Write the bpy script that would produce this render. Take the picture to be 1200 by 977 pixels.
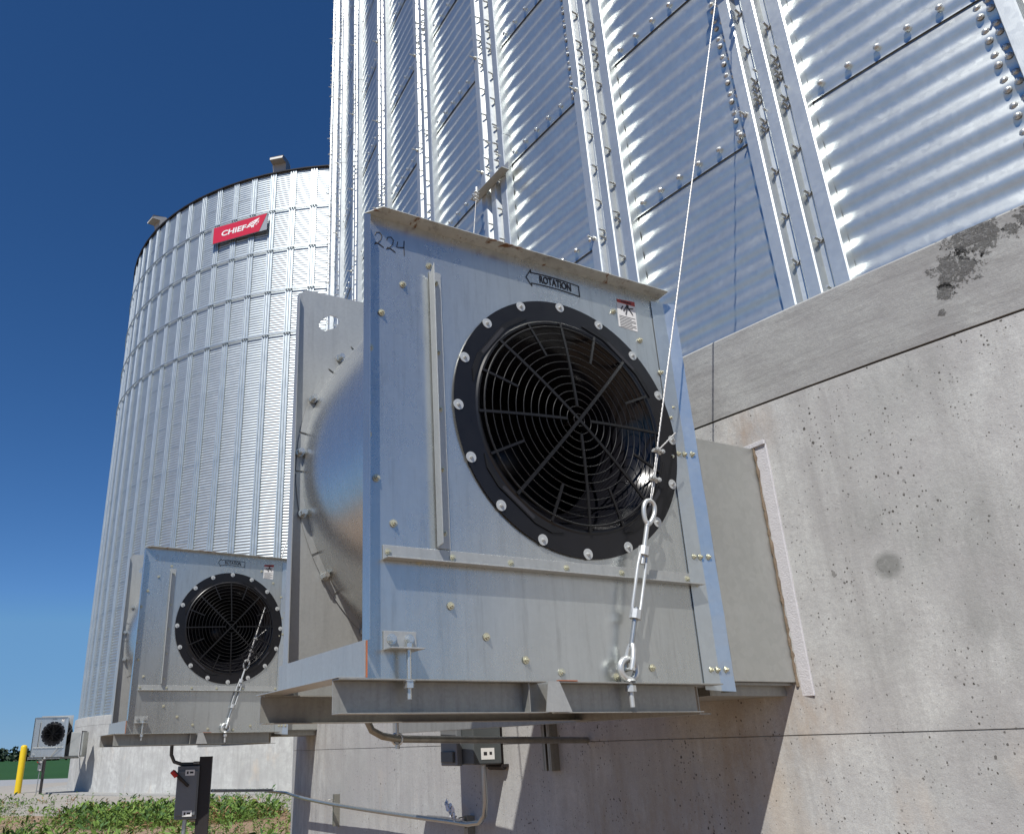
import bpy, bmesh, math, random
from mathutils import Vector, Matrix
from mathutils.geometry import tessellate_polygon
random.seed(7)
R = math.radians
scene = bpy.context.scene
C = scene.collection
for o in list(bpy.data.objects):
    bpy.data.objects.remove(o, do_unlink=True)

# ------------------------------------------------------------------ camera
EYE = 1.45
PITCH, ROLL = R(21.923), R(-1.5556)
cam_d = bpy.data.cameras.new('camera'); cam = bpy.data.objects.new('camera', cam_d); C.objects.link(cam)
fw = Vector((0, math.cos(PITCH), math.sin(PITCH))); rt = Vector((1, 0, 0)); up = rt.cross(fw)
rt2 = math.cos(ROLL)*rt + math.sin(ROLL)*up
up2 = -math.sin(ROLL)*rt + math.cos(ROLL)*up
m = Matrix((rt2, up2, -fw)).transposed().to_4x4(); m.translation = Vector((0, 0, EYE))
cam.matrix_world = m
cam_d.sensor_width = 36; cam_d.sensor_fit = 'HORIZONTAL'
cam_d.lens = 941.82/1200*36
cam_d.shift_x = (600-499.15)/1200
cam_d.shift_y = (496.67-488.5)/1200
cam_d.clip_start = 0.05; cam_d.clip_end = 6000
scene.camera = cam

# ------------------------------------------------------------------ sky and sun
AZ, EL = R(70), R(54)                     # heading of the light, elevation
Ld = Vector((math.cos(AZ)*math.cos(EL), math.sin(AZ)*math.cos(EL), -math.sin(EL)))
world = bpy.data.worlds.new('World'); scene.world = world; world.use_nodes = True
wn = world.node_tree; wn.nodes.clear()
sky = wn.nodes.new('ShaderNodeTexSky'); sky.sky_type = 'NISHITA'; sky.sun_disc = False
sky.sun_elevation = EL
sdir = -Ld
sky.sun_rotation = math.atan2(sdir.x, sdir.y)
sky.altitude = 2600; sky.air_density = 1.0; sky.dust_density = 0.05; sky.ozone_density = 4.0
bg = wn.nodes.new('ShaderNodeBackground'); bg.inputs[1].default_value = 0.092
wo = wn.nodes.new('ShaderNodeOutputWorld')
hs_ = wn.nodes.new('ShaderNodeHueSaturation'); hs_.inputs['Saturation'].default_value = 1.22; hs_.inputs['Hue'].default_value = .504
wn.links.new(sky.outputs[0], hs_.inputs['Color']); dk = wn.nodes.new('ShaderNodeMix'); dk.data_type = 'RGBA'; dk.blend_type = 'DARKEN'; dk.inputs[0].default_value = .85; dk.inputs[7].default_value = (1.35, 3.1, 5.6, 1)
wn.links.new(hs_.outputs[0], dk.inputs[6]); wn.links.new(dk.outputs[2], bg.inputs[0]); wn.links.new(bg.outputs[0], wo.inputs[0])
sl = bpy.data.lights.new('sun', 'SUN'); sl.energy = 4.6; sl.angle = R(0.53); sl.color = (1, .965, .91)
so = bpy.data.objects.new('sun', sl); C.objects.link(so)
so.rotation_euler = Ld.to_track_quat('-Z', 'Y').to_euler()
scene.view_settings.view_transform = 'Standard'; scene.view_settings.look = 'None'
scene.view_settings.exposure = 0.15; scene.view_settings.gamma = 1
scene.view_settings.use_curve_mapping = False
scene.cycles.max_bounces = 8; scene.cycles.glossy_bounces = 5; scene.cycles.diffuse_bounces = 3
scene.cycles.sample_clamp_indirect = 6
scene.cycles.caustics_reflective = False

# ------------------------------------------------------------------ materials
class NT:
    def __init__(s, name):
        s.m = bpy.data.materials.new(name); s.m.use_nodes = True
        s.t = s.m.node_tree; s.t.nodes.clear()
        s.out = s.n('ShaderNodeOutputMaterial'); s.b = s.n('ShaderNodeBsdfPrincipled')
        s.l(s.b.outputs[0], s.out.inputs[0])
        s.tc = s.n('ShaderNodeTexCoord')
    def n(s, t, **k):
        x = s.t.nodes.new(t)
        for a, v in k.items(): setattr(x, a, v)
        return x
    def l(s, a, b): s.t.links.new(a, b)
    def val(s, sock, v):
        if isinstance(v, (int, float, tuple, list)): sock.default_value = v
        else: s.l(v, sock)
    def coord(s, scale=(1, 1, 1), src='Object', loc=(0, 0, 0)):
        mp = s.n('ShaderNodeMapping'); s.l(s.tc.outputs[src], mp.inputs[0])
        mp.inputs['Scale'].default_value = scale; mp.inputs['Location'].default_value = loc
        return mp.outputs[0]
    def noise(s, vec, scale, detail=4, rough=.6, dist=0):
        x = s.n('ShaderNodeTexNoise'); s.l(vec, x.inputs['Vector'])
        x.inputs['Scale'].default_value = scale; x.inputs['Detail'].default_value = detail
        x.inputs['Roughness'].default_value = rough; x.inputs['Distortion'].default_value = dist
        return x.outputs['Fac']
    def vor(s, vec, scale, feature='F1', out='Distance', rnd=1):
        x = s.n('ShaderNodeTexVoronoi'); x.feature = feature; s.l(vec, x.inputs['Vector'])
        x.inputs['Scale'].default_value = scale; x.inputs['Randomness'].default_value = rnd
        return x.outputs[out]
    def ramp(s, f, pts, interp='LINEAR'):
        x = s.n('ShaderNodeValToRGB'); x.color_ramp.interpolation = interp
        e = x.color_ramp.elements
        while len(e) < len(pts): e.new(.5)
        for i, (p, c) in enumerate(pts):
            e[i].position = p
            e[i].color = c if isinstance(c, (tuple, list)) else (c, c, c, 1)
        s.l(f, x.inputs[0]); return x.outputs[0]
    def mix(s, f, a, b, mode='MIX'):
        x = s.n('ShaderNodeMix'); x.data_type = 'RGBA'; x.blend_type = mode
        s.val(x.inputs[0], f); s.val(x.inputs[6], a); s.val(x.inputs[7], b)
        return x.outputs[2]
    def math(s, op, a, b=0.0, c=None):
        x = s.n('ShaderNodeMath'); x.operation = op
        s.val(x.inputs[0], a); s.val(x.inputs[1], b)
        if c is not None: s.val(x.inputs[2], c)
        return x.outputs[0]
    def blob(s, P, rad, soft=.5, src='Object'):
        x = s.n('ShaderNodeVectorMath'); x.operation = 'DISTANCE'
        s.l(s.tc.outputs[src], x.inputs[0]); x.inputs[1].default_value = P
        mr = s.n('ShaderNodeMapRange'); s.l(x.outputs['Value'], mr.inputs[0])
        mr.inputs[1].default_value = rad; mr.inputs[2].default_value = rad*(1-soft)
        return mr.outputs[0]
    def bump(s, h, strength=.3, dist=.01, prev=None):
        x = s.n('ShaderNodeBump'); x.inputs['Strength'].default_value = strength
        x.inputs['Distance'].default_value = dist; s.l(h, x.inputs['Height'])
        if prev is not None: s.l(prev, x.inputs['Normal'])
        return x.outputs[0]
    def set(s, **k):
        for a, v in k.items():
            s.val(s.b.inputs[a.replace('_', ' ')], v)
        return s.m
def g4(v, t=(1, 1, 1)): return (v*t[0], v*t[1], v*t[2], 1)

def galv(name, base=.56, tint=(1, 1.01, 1.03), rough=.33, spangle=55, blotch=.12, wav=.0, streak=.1, metal=1.0, dirt=0.0, rust=False, spv=.035):
    t = NT(name); co = t.coord()
    sp = t.vor(co, spangle, out='Color')
    spg = t.n('ShaderNodeSeparateColor'); t.l(sp, spg.inputs[0])
    n1 = t.noise(co, 2.2, 6, .6, .4); n2 = t.noise(t.coord((9, 9, .7)), 3, 5, .65)
    v = t.math('MULTIPLY_ADD', spg.outputs[0], spv, base-spv/2)
    v = t.math('ADD', v, t.math('MULTIPLY_ADD', n1, blotch, -blotch/2))
    v = t.math('ADD', v, t.math('MULTIPLY_ADD', n2, streak, -streak/2))
    col = t.n('ShaderNodeCombineColor')
    for i in range(3): t.l(t.math('MULTIPLY', v, tint[i]*(.985, 1.01, .975)[i]), col.inputs[i])
    c = col.outputs[0]
    mt = metal
    if dirt:
        d = t.ramp(t.noise(t.coord((14, 14, 1.2)), 2.5, 6, .7), [(.52, 0), (.75, 1)])
        c = t.mix(t.math('MULTIPLY', d, dirt), c, g4(.14, (1.05, 1, .9)))
    if rust:
        r_ = t.ramp(t.noise(t.coord((1, 1, 1)), 8, 6, .65, .5), [(.575, 0), (.62, 1)])
        c = t.mix(r_, c, (.20, .10, .045, 1))
        mt = t.math('MULTIPLY_ADD', r_, -metal*.9, metal)
    rr = t.math('MULTIPLY_ADD', n1, .12, rough-.06)
    rr = t.math('ADD', rr, t.math('MULTIPLY_ADD', spg.outputs[1], spv, -spv/2))
    h = t.noise(t.coord((1, 1, 1)), 3.2, 2, .5)
    nb = t.bump(h, wav, .02) if wav else None
    sc = t.noise(t.coord((60, 60, 4)), 6, 3, .6)
    nb = t.bump(sc, .035, .002, nb)
    t.set(Base_Color=c, Metallic=mt, Roughness=rr, Normal=nb)
    return t.m

M = {}
M['panel'] = galv('galvanised_panel', .60, (.985, 1, 1.01), .28, 70, .10, .06, .14, .84, dirt=.26, spv=.02)
M['panel_rust'] = galv('galvanised_lip', .58, (1.0, 1, .98), .45, 70, .2, .05, .2, .5, dirt=.7, rust=True)
M['strip'] = galv('galvanised_strip', .66, (.95, 1, 1.05), .34, 60, .10, .04, .10, .85)
M['scroll'] = galv('rolled_steel', .60, (1, 1, 1.02), .27, 90, .08, .04, .16, .85)
M['rail'] = galv('channel_steel', .34, (1.03, 1, .95), .5, 120, .12, 0, .15, .5, dirt=.35)
M['bar'] = galv('angle_steel', .50, (1, 1, 1), .42, 120, .12, 0, .1, .55, dirt=.2)
M['duct'] = galv('duct_steel', .44, (1.01, 1, .97), .45, 50, .16, .2, .05, .6)
M['sheet'] = galv('corrugated_sheet', .62, (.97, 1, 1.02), .37, 40, .10, .03, .10, .85)
M['rib'] = galv('stiffener_steel', .66, (.98, 1, 1.01), .40, 45, .10, .02, .10, .76)
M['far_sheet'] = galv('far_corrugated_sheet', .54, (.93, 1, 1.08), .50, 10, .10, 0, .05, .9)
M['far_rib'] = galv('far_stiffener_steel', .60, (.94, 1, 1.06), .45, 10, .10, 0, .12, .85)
M['zinc'] = galv('zinc_plated', .66, (1, 1, 1), .28, 300, .1, 0, .1, .8)
M['hardware'] = galv('forged_galvanised', .62, (1, 1, 1.01), .36, 300, .12, 0, .1, .55)
M['washer'] = galv('washer_zinc', .62, (1, 1, 1.01), .38, 300, .1, 0, .1, .5)
M['zinc_yellow'] = galv('yellow_zinc', .60, (1.05, 1, .80), .35, 300, .2, 0, .1, .6)
M['conduit'] = galv('conduit_steel', .46, (.98, 1, 1.03), .34, 200, .1, 0, .1, .8, dirt=.3)
M['conduit_dark'] = galv('weathered_conduit', .30, (1.05, 1, .9), .42, 200, .15, 0, .2, .7, dirt=.5)

def plain(name, col, rough=.5, metal=0, var=.15, scale=8, bump=0, spec=.5):
    t = NT(name); n = t.noise(t.coord(), scale, 5, .6)
    c = t.mix(n, tuple(x*(1-var) for x in col)+(1,), tuple(min(1, x*(1+var)) for x in col)+(1,))
    k = dict(Base_Color=c, Roughness=t.math('MULTIPLY_ADD', n, .12, rough-.06), Metallic=metal)
    if bump: k['Normal'] = t.bump(t.noise(t.coord(), scale*6, 4, .6), bump, .01)
    t.set(**k); t.b.inputs['Specular IOR Level'].default_value = spec
    return t.m
M['black_gloss'] = plain('black_painted_bell', (.008, .008, .010), .15, 0, .2, 14, spec=.38)
M['black_ring'] = plain('black_painted_ring', (.009, .009, .011), .30, 0, .25, 20, spec=.4)
M['guard'] = plain('black_plastic_guard', (.011, .011, .012), .42, 0, .2, 20, spec=.3)
M['wheel'] = plain('dark_impeller_paint', (.008, .008, .009), .5, 0, .3, 8)
M['ink'] = plain('black_ink', (.02, .02, .025), .6)
M['white_label'] = plain('white_sticker', (.78, .78, .76), .45, 0, .04)
M['red_label'] = plain('red_sticker_band', (.42, .05, .04), .45, 0, .1)
M['orange'] = plain('orange_primer', (.45, .14, .05), .7, 0, .3)
M['sealant_white'] = plain('white_sealant', (.62, .61, .62), .45, 0, .12, 30, .4)
M['sealant_notch_black'] = plain('black_mastic_and_notch', (.012, .011, .011), .5, 0, .4, 30, .5)
M['brown_sealant'] = plain('brown_sealant', (.20, .15, .10), .7, 0, .4, 30, .5)
M['grey_box'] = plain('grey_enamel', (.16, .175, .19), .42, 0, .12, 6)
M['grey_box_dark'] = plain('dark_grey_enamel', (.075, .085, .088), .45, 0, .2, 6)
M['black_steel'] = plain('dark_painted_steel', (.018, .015, .015), .55, 0, .4, 10)
M['red'] = plain('red_grip', (.5, .02, .02), .5)
M['yellow'] = plain('yellow_paint', (.72, .50, .01), .5, 0, .07, 3)
M['sign_red'] = plain('sign_red_paint', (.55, .015, .05), .4, 0, .05)
M['sign_white'] = plain('sign_white_paint', (.8, .8, .8), .4, 0, .03)
M['sign_grey'] = plain('sign_grey_sheet', (.36, .39, .41), .45, .5, .08)
M['plastic'] = plain('clear_plastic_wrap', (.72, .73, .75), .2, 0, .1)
M['cable'] = plain('wire_rope_strands', (.55, .54, .52), .42, .6, .25, 260)
M['hood'] = plain('pale_vent_hood', (.42, .42, .40), .5, .2, .12)
M['bark'] = plain('bark', (.10, .07, .05), .9, 0, .3)
M['roof_tile'] = plain('house_roof', (.26, .20, .15), .9, 0, .2)
M['house_wall'] = plain('house_wall', (.42, .36, .30), .9, 0, .1)

def concrete(name, base, band=False, pits=True, blobs=()):
    t = NT(name); co = t.coord()
    big = t.noise(co, .9, 6, .62, .3); mid = t.noise(co, 4.5, 6, .65)
    fine = t.noise(co, 60, 5, .7)
    streak = t.noise(t.coord((1, 1, .09) if not band else (1, 1, 6)), 7.5 if not band else 3, 7, .72)
    c = t.mix(t.ramp(big, [(.34, 0), (.64, 1)]), g4(base*.74, (.975, .99, .945)), g4(base*1.12, (.975, .99, .945)))
    c = t.mix(t.ramp(mid, [(.36, .9), (.60, 0)]), c, g4(base*.74, (1.0, .99, .96)))
    c = t.mix(t.ramp(streak, [(.48, 0), (.68, .70)]), c, g4(base*.55, (1.0, .98, .94)))
    c = t.mix(t.ramp(fine, [(.40, .30), (.6, 0)]), c, g4(base*.6))
    grain = t.noise(co, 240, 3, .7)
    c = t.mix(t.ramp(grain, [(.42, .28), (.58, 0)]), c, g4(base*.55))
    if not band:   # tan iron stains
        rs = t.ramp(t.noise(t.coord((1, 1, .5), loc=(7, 3, 1)), 1.7, 5, .6), [(.60, 0), (.74, .45)])
        c = t.mix(rs, c, g4(base*.85, (1.18, .98, .76)))
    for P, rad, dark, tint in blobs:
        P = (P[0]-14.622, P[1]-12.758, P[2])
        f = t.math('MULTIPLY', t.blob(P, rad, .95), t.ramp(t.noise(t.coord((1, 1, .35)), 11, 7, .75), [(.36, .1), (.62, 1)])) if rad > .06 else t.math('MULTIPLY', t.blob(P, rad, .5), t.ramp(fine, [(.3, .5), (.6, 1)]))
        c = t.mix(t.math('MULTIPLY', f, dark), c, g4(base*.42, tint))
    nb = t.bump(mid, .25, .02); nb = t.bump(fine, .35, .004, nb); nb = t.bump(grain, .25, .0015, nb)
    if band:       # board marks and a broken patch
        bd = t.noise(t.coord((1.5, 1.5, 14)), 4, 6, .75)
        nb = t.bump(bd, .35, .004, nb)
        c = t.mix(t.ramp(bd, [(.38, .22), (.52, 0)]), c, g4(base*.6))
    if pits:
        clus = t.ramp(t.noise(t.coord((1, 1, .7)), 5, 5, .7), [(.38, .30), (.64, 1.15)])
        for sc_, thr, k_ in ((24, .085, .80), (7, .030, .74), (60, .20, .74), (110, .26, .66)):
            nz = t.n('ShaderNodeTexNoise'); t.l(co, nz.inputs['Vector']); nz.inputs['Scale'].default_value = sc_*2.6; nz.inputs['Detail'].default_value = 3
            vm = t.n('ShaderNodeVectorMath'); vm.operation = 'SCALE'; t.l(nz.outputs['Color'], vm.inputs[0]); vm.inputs['Scale'].default_value = .30/sc_
            va = t.n('ShaderNodeVectorMath'); va.operation = 'ADD'; t.l(t.coord((1, 1, .8)), va.inputs[0]); t.l(vm.outputs[0], va.inputs[1])
            d = t.vor(va.outputs[0], sc_)
            cid = t.n('ShaderNodeSeparateColor'); t.l(t.vor(va.outputs[0], sc_, out='Color'), cid.inputs[0])
            wob = t.math('MULTIPLY_ADD', t.noise(co, sc_*2.2, 4, .75), .34, -.17)
            th = t.math('MULTIPLY', t.math('GREATER_THAN', cid.outputs[0], k_), t.math('MULTIPLY', clus, t.math('MULTIPLY', cid.outputs[1], thr*1.5)))
            mr = t.math('LESS_THAN', t.math('ADD', d, wob), th)
            c = t.mix(t.math('MULTIPLY', mr, t.math('MULTIPLY_ADD', cid.outputs[2], .6, .35)), c, g4(base*.12, (1, .92, .78)))
            nb = t.bump(t.math('SUBTRACT', 1, mr), .9, .006, nb)
    if band:
        for P, rad in (((1.86, 2.31, 1.56+EYE), .20), ((1.82, 2.36, 1.47+EYE), .17), ((1.98, 2.16, 1.55+EYE), .14), ((1.79, 2.40, 1.40+EYE), .07), ((1.93, 2.22, 1.52+EYE), .07), ((1.775, 2.425, 1.33+EYE), .035)):
            P = (P[0]-14.622, P[1]-12.758, P[2]); x = t.blob(P, rad, .75)
            k = t.ramp(t.math('MULTIPLY', t.math('MULTIPLY_ADD', x, .6, .3), t.noise(co, 26, 8, .85)), [(.40, 0), (.46, 1)]); k = t.math('MULTIPLY', k, t.math('GREATER_THAN', x, .02))
            c = t.mix(t.math('MULTIPLY', k, .55), c, g4(base*.34))
            nb = t.bump(t.math('MULTIPLY', k, t.noise(co, 90, 4, .7)), .9, .02, nb)
    if not band:
        gl = t.math('MULTIPLY', t.ramp(t.noise(co, 130, 4, .8), [(.28, 1), (.42, 0)]), t.ramp(t.noise(t.coord((1, 1, .4)), 3.2, 5, .7), [(.42, 0), (.62, 1)]))
        c = t.mix(t.math('MULTIPLY', gl, .6), c, g4(base*.25))
    t.set(Base_Color=c, Roughness=.88, Normal=nb); t.b.inputs['Specular IOR Level'].default_value = .25
    return t.m
W1 = (.95, .97, .92)
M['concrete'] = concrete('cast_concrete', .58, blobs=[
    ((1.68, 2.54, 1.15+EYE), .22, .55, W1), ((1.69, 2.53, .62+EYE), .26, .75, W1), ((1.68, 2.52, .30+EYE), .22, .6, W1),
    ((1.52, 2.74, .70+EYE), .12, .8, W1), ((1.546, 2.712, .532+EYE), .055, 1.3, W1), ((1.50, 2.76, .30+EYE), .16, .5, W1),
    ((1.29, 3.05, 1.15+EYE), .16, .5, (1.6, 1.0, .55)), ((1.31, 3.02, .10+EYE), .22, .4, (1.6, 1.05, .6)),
    ((1.85, 2.3, .10+EYE), .35, .5, W1), ((1.0, 3.45, -.35+EYE), .5, .75, (1.3, 1.05, .72)), ((1.15, 3.22, .02+EYE), .32, .7, (1.35, 1.05, .7)), ((.72, 3.85, -.3+EYE), .4, .6, (1.25, 1.05, .75)), ((1.62, 2.6, -.1+EYE), .3, .4, W1)])  # brown blobs under the fan: stains, plus its shade deepened in the colour
M['concrete_band'] = concrete('board_marked_concrete', .43, band=True, pits=False)
M['far_concrete'] = concrete('far_concrete', .60, pits=False)
M['slab'] = concrete('slab_concrete', .42, pits=False)

def ground_mat():
    t = NT('dirt_and_gravel'); co = t.coord()
    n = t.noise(co, .35, 7, .65); f = t.noise(co, 9, 6, .7); g = t.vor(co, 30)
    c = t.mix(t.ramp(n, [(.35, 0), (.65, 1)]), (.30, .20, .13, 1), (.38, .29, .21, 1))
    c = t.mix(t.ramp(f, [(.35, .6), (.6, 0)]), c, (.19, .13, .09, 1))
    c = t.mix(t.ramp(g, [(.1, .25), (.4, 0)]), c, (.45, .42, .38, 1))
    t.set(Base_Color=c, Roughness=.95, Normal=t.bump(f, .6, .05)); t.b.inputs['Specular IOR Level'].default_value = .2
    return t.m
M['dirt'] = ground_mat()
def field_mat():
    t = NT('crop_field_green'); co = t.coord((1, .15, 1))
    n = t.noise(co, .12, 7, .7)
    c = t.mix(n, (.018, .055, .020, 1), (.035, .095, .030, 1))
    t.set(Base_Color=c, Roughness=.95); t.b.inputs['Specular IOR Level'].default_value = .1
    return t.m
M['field'] = field_mat()
M['gravel'] = plain('pale_gravel', (.33, .31, .28), .95, 0, .25, 5, .5, .2)
M['road'] = plain('road_surface', (.30, .31, .32), .9, 0, .12, 1.5, .2, .2)
def leafmat(name, a, b, sc=1.5):
    t = NT(name); n = t.noise(t.coord(), sc, 4, .6)
    t.set(Base_Color=t.mix(t.ramp(n, [(.35, 0), (.65, 1)]), a, b), Roughness=.6)
    t.b.inputs['Specular IOR Level'].default_value = .25
    return t.m
M['weed'] = leafmat('weed_leaf', (.085, .16, .03, 1), (.19, .29, .06, 1))
M['weed_dark'] = leafmat('dark_weed_leaf', (.05, .11, .035, 1), (.09, .17, .05, 1))
M['weed_dry'] = leafmat('dry_weed_leaf', (.26, .15, .08, 1), (.34, .24, .12, 1))
M['crown'] = leafmat('far_tree_leaf', (.018, .035, .022, 1), (.035, .06, .035, 1), .1)

# ------------------------------------------------------------------ mesh helpers
class MB:
    def __init__(s): s.v = []; s.f = []; s.mi = []; s.sm = []
    def add(s, vs, fs, mi=0, sm=False):
        o = len(s.v); s.v += [tuple(v) for v in vs]; s.f += [tuple(i+o for i in f) for f in fs]
        s.mi += [mi]*len(fs); s.sm += [sm]*len(fs)
    def box(s, a, b, mi=0):
        x0, y0, z0 = a; x1, y1, z1 = b
        vs = [(x0,y0,z0),(x1,y0,z0),(x1,y1,z0),(x0,y1,z0),(x0,y0,z1),(x1,y0,z1),(x1,y1,z1),(x0,y1,z1)]
        s.add(vs, [(0,3,2,1),(4,5,6,7),(0,1,5,4),(1,2,6,5),(2,3,7,6),(3,0,4,7)], mi)
    def hexa(s, vs, mi=0):
        s.add(vs, [(0,3,2,1),(4,5,6,7),(0,1,5,4),(1,2,6,5),(2,3,7,6),(3,0,4,7)], mi)
    def prism(s, pts, d, mi=0):       # pts: 3-D outline, d: extrusion vector
        n = len(pts); d = Vector(d); a = [Vector(p) for p in pts]; b = [p+d for p in a]
        tr = tessellate_polygon([a])
        s.add(a+b, [tuple(t) for t in tr]+[tuple(i+n for i in reversed(t)) for t in tr]+[(i, (i+1) % n, (i+1) % n+n, i+n) for i in range(n)], mi)
    def plate(s, outer, holes, y0, y1, mi=0):   # outline in x,z with holes, between y0 and y1
        loops = [outer]+holes; flat = [Vector((p[0], p[1], 0)) for l in loops for p in l]
        tr = tessellate_polygon([[Vector((p[0], p[1], 0)) for p in l] for l in loops]); n = len(flat)
        vs = [(p.x, y0, p.y) for p in flat]+[(p.x, y1, p.y) for p in flat]
        fs = []
        for t in tr:
            a, b, c = [flat[i] for i in t]
            ar = (b-a).cross(c-a).z
            t = tuple(t) if ar > 0 else tuple(reversed(t))
            fs.append(t); fs.append(tuple(i+n for i in reversed(t)))
        o = 0
        for l in loops:
            k = len(l)
            fs += [(o+i, o+i+n, o+(i+1) % k+n, o+(i+1) % k) for i in range(k)]; o += k
        s.add(vs, fs, mi)
    def tube(s, path, r, seg=10, mi=0, closed=False, sm=True):
        P = [Vector(p) for p in path]; n = len(P); rr = r if isinstance(r, (list, tuple)) else [r]*n
        ring = []; N = None
        for i in range(n):
            if closed: T = (P[(i+1) % n]-P[i-1])
            else: T = P[min(i+1, n-1)]-P[max(i-1, 0)]
            T.normalize()
            if N is None:
                N = T.orthogonal().normalized()
            else:
                N = (N-T*N.dot(T)); N = N.normalized() if N.length > 1e-6 else T.orthogonal().normalized()
            B = T.cross(N)
            ring.append([P[i]+rr[i]*(math.cos(2*math.pi*k/seg)*N+math.sin(2*math.pi*k/seg)*B) for k in range(seg)])
        vs = [v for q in ring for v in q]; fs = []
        for i in range(n if closed else n-1):
            j = (i+1) % n
            for k in range(seg):
                fs.append((i*seg+k, i*seg+(k+1) % seg, j*seg+(k+1) % seg, j*seg+k))
        s.add(vs, fs, mi, sm)
        if not closed:
            s.add(ring[0], [tuple(reversed(range(seg)))], mi); s.add(ring[-1], [tuple(range(seg))], mi)
    def cyl(s, a, b, r, seg=10, mi=0): s.tube([a, b], r, seg, mi)
    def lathe(s, prof, o, ax, e1, seg=48, mi=0, sm=True):  # prof (radius, along axis)
        ax = Vector(ax); e1 = Vector(e1); e2 = ax.cross(e1); o = Vector(o); n = len(prof)
        vs = []
        for k in range(seg):
            a = 2*math.pi*k/seg
            for r, h in prof: vs.append(o+ax*h+r*(math.cos(a)*e1+math.sin(a)*e2))
        fs = []
        for k in range(seg):
            j = (k+1) % seg
            for i in range(n-1): fs.append((k*n+i, j*n+i, j*n+i+1, k*n+i+1))
        s.add(vs, fs, mi, sm)
    def mesh(s, name, mats):
        me = bpy.data.meshes.new(name); me.from_pydata([tuple(v) for v in s.v], [], s.f)
        mats = mats if isinstance(mats, (list, tuple)) else [mats]
        for q in mats: me.materials.append(q)
        me.polygons.foreach_set('material_index', s.mi); me.polygons.foreach_set('use_smooth', s.sm)
        me.update(); return me
    def build(s, name, mats, parent=None, loc=None, bevel=0):
        o = bpy.data.objects.new(name, s.mesh(name, mats)); C.objects.link(o)
        if parent is not None: o.parent = parent
        if loc: o.location = loc
        if bevel:
            b = o.modifiers.new('bevel', 'BEVEL'); b.width = bevel; b.segments = 2; b.limit_method = 'ANGLE'; b.angle_limit = R(40)
        return o
def empty(name, loc=(0, 0, 0), rz=0):
    o = bpy.data.objects.new(name, None); C.objects.link(o); o.location = loc; o.rotation_euler = (0, 0, rz)
    o.empty_display_size = .1
    return o
def tag(o, label=None, cat=None, group=None, kind=None):
    if label: o['label'] = label
    if cat: o['category'] = cat
    if group: o['group'] = group
    if kind: o['kind'] = kind
    return o
def inst(me, name, parent, loc, rot=(0, 0, 0), sc=None):
    o = bpy.data.objects.new(name, me); C.objects.link(o); o.parent = parent; o.location = loc; o.rotation_euler = rot
    if sc: o.scale = sc
    return o
def kids(o): return [c for c in bpy.data.objects if c.parent == o]
def copy_tree(o, parent=None, skip=()):
    c = o.copy(); C.objects.link(c); c.parent = parent
    for ch in kids(o):
        if ch not in skip: copy_tree(ch, c, skip)
    return c
def arc(cx, cz, r, a0, a1, n): return [(cx+r*math.cos(a0+(a1-a0)*i/n), cz+r*math.sin(a0+(a1-a0)*i/n)) for i in range(n+1)]
def text_geo(body, size, sx=1.0, bold=0.0, shear=0.0, extrude=.0004):
    cu = bpy.data.curves.new('t', 'FONT'); cu.body = body; cu.size = size; cu.align_x = 'CENTER'; cu.align_y = 'CENTER'
    cu.offset = bold; cu.shear = shear; cu.extrude = extrude; cu.resolution_u = 3
    ob = bpy.data.objects.new('t', cu); C.objects.link(ob)
    dg = bpy.context.evaluated_depsgraph_get(); dg.update(); me = bpy.data.meshes.new_from_object(ob.evaluated_get(dg))
    vs = [(v.co.x*sx, v.co.y, v.co.z) for v in me.vertices]; fs = [tuple(p.vertices) for p in me.polygons]
    bpy.data.objects.remove(ob); bpy.data.curves.remove(cu); bpy.data.meshes.remove(me)
    return vs, fs

# ------------------------------------------------------------------ bins
SH = 1.118; CORR = SH/9; BASE = 1.598+EYE
def steel_wall_mesh(Rs, n, azs, seg_of, lap=.0045, amp=.0068):
    vs = []; fs = []; na = len(azs)
    cs = [(math.cos(a), math.sin(a)) for a in azs]
    wrap = abs(azs[-1]-azs[0]-2*math.pi) < 1e-6
    for i in range(n):
        sg = seg_of(i); rows = sg*9
        z0 = BASE+i*SH
        hs = [(-.010)]+[k*SH/rows for k in range(rows+1)]+[SH+.012]
        for h in hs:
            t = max(0, min(1, h/SH))
            r = Rs+lap*(1-t)+amp*math.sin(2*math.pi*(h/CORR)-.9)*(1 if -.001 < h < SH+.001 else .4)
            if h > SH: r = Rs-.002
            for c, s_ in cs: vs.append((r*c, r*s_, z0+h))
        o = len(vs)-len(hs)*na
        for k in range(len(hs)-1):
            for j in range(na-1):
                a = o+k*na+j
                fs.append((a, a+1, a+na+1, a+na))
    me = bpy.data.meshes.new('steel_wall'); me.from_pydata(vs, [], fs)
    me.polygons.foreach_set('use_smooth', [True]*len(fs)); me.update()
    return me
def azgrid(lo, hi, fine, coarse):
    a = []; x = -230.0
    while x < 130-1e-6:
        a.append(R(x)); x += fine if lo <= x < hi else coarse
    a.append(R(130)); return a
RIB = [(-.158, .002), (-.150, .058), (-.143, .058), (-.098, .058), (-.091, .054), (-.074, .026), (-.052, .022), (-.036, .056), (-.030, .060),
       (.022, .060), (.029, .056), (.045, .024), (.066, .022), (.084, .056), (.092, .056), (.143, .056), (.150, .052), (.155, .002)]
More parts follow.
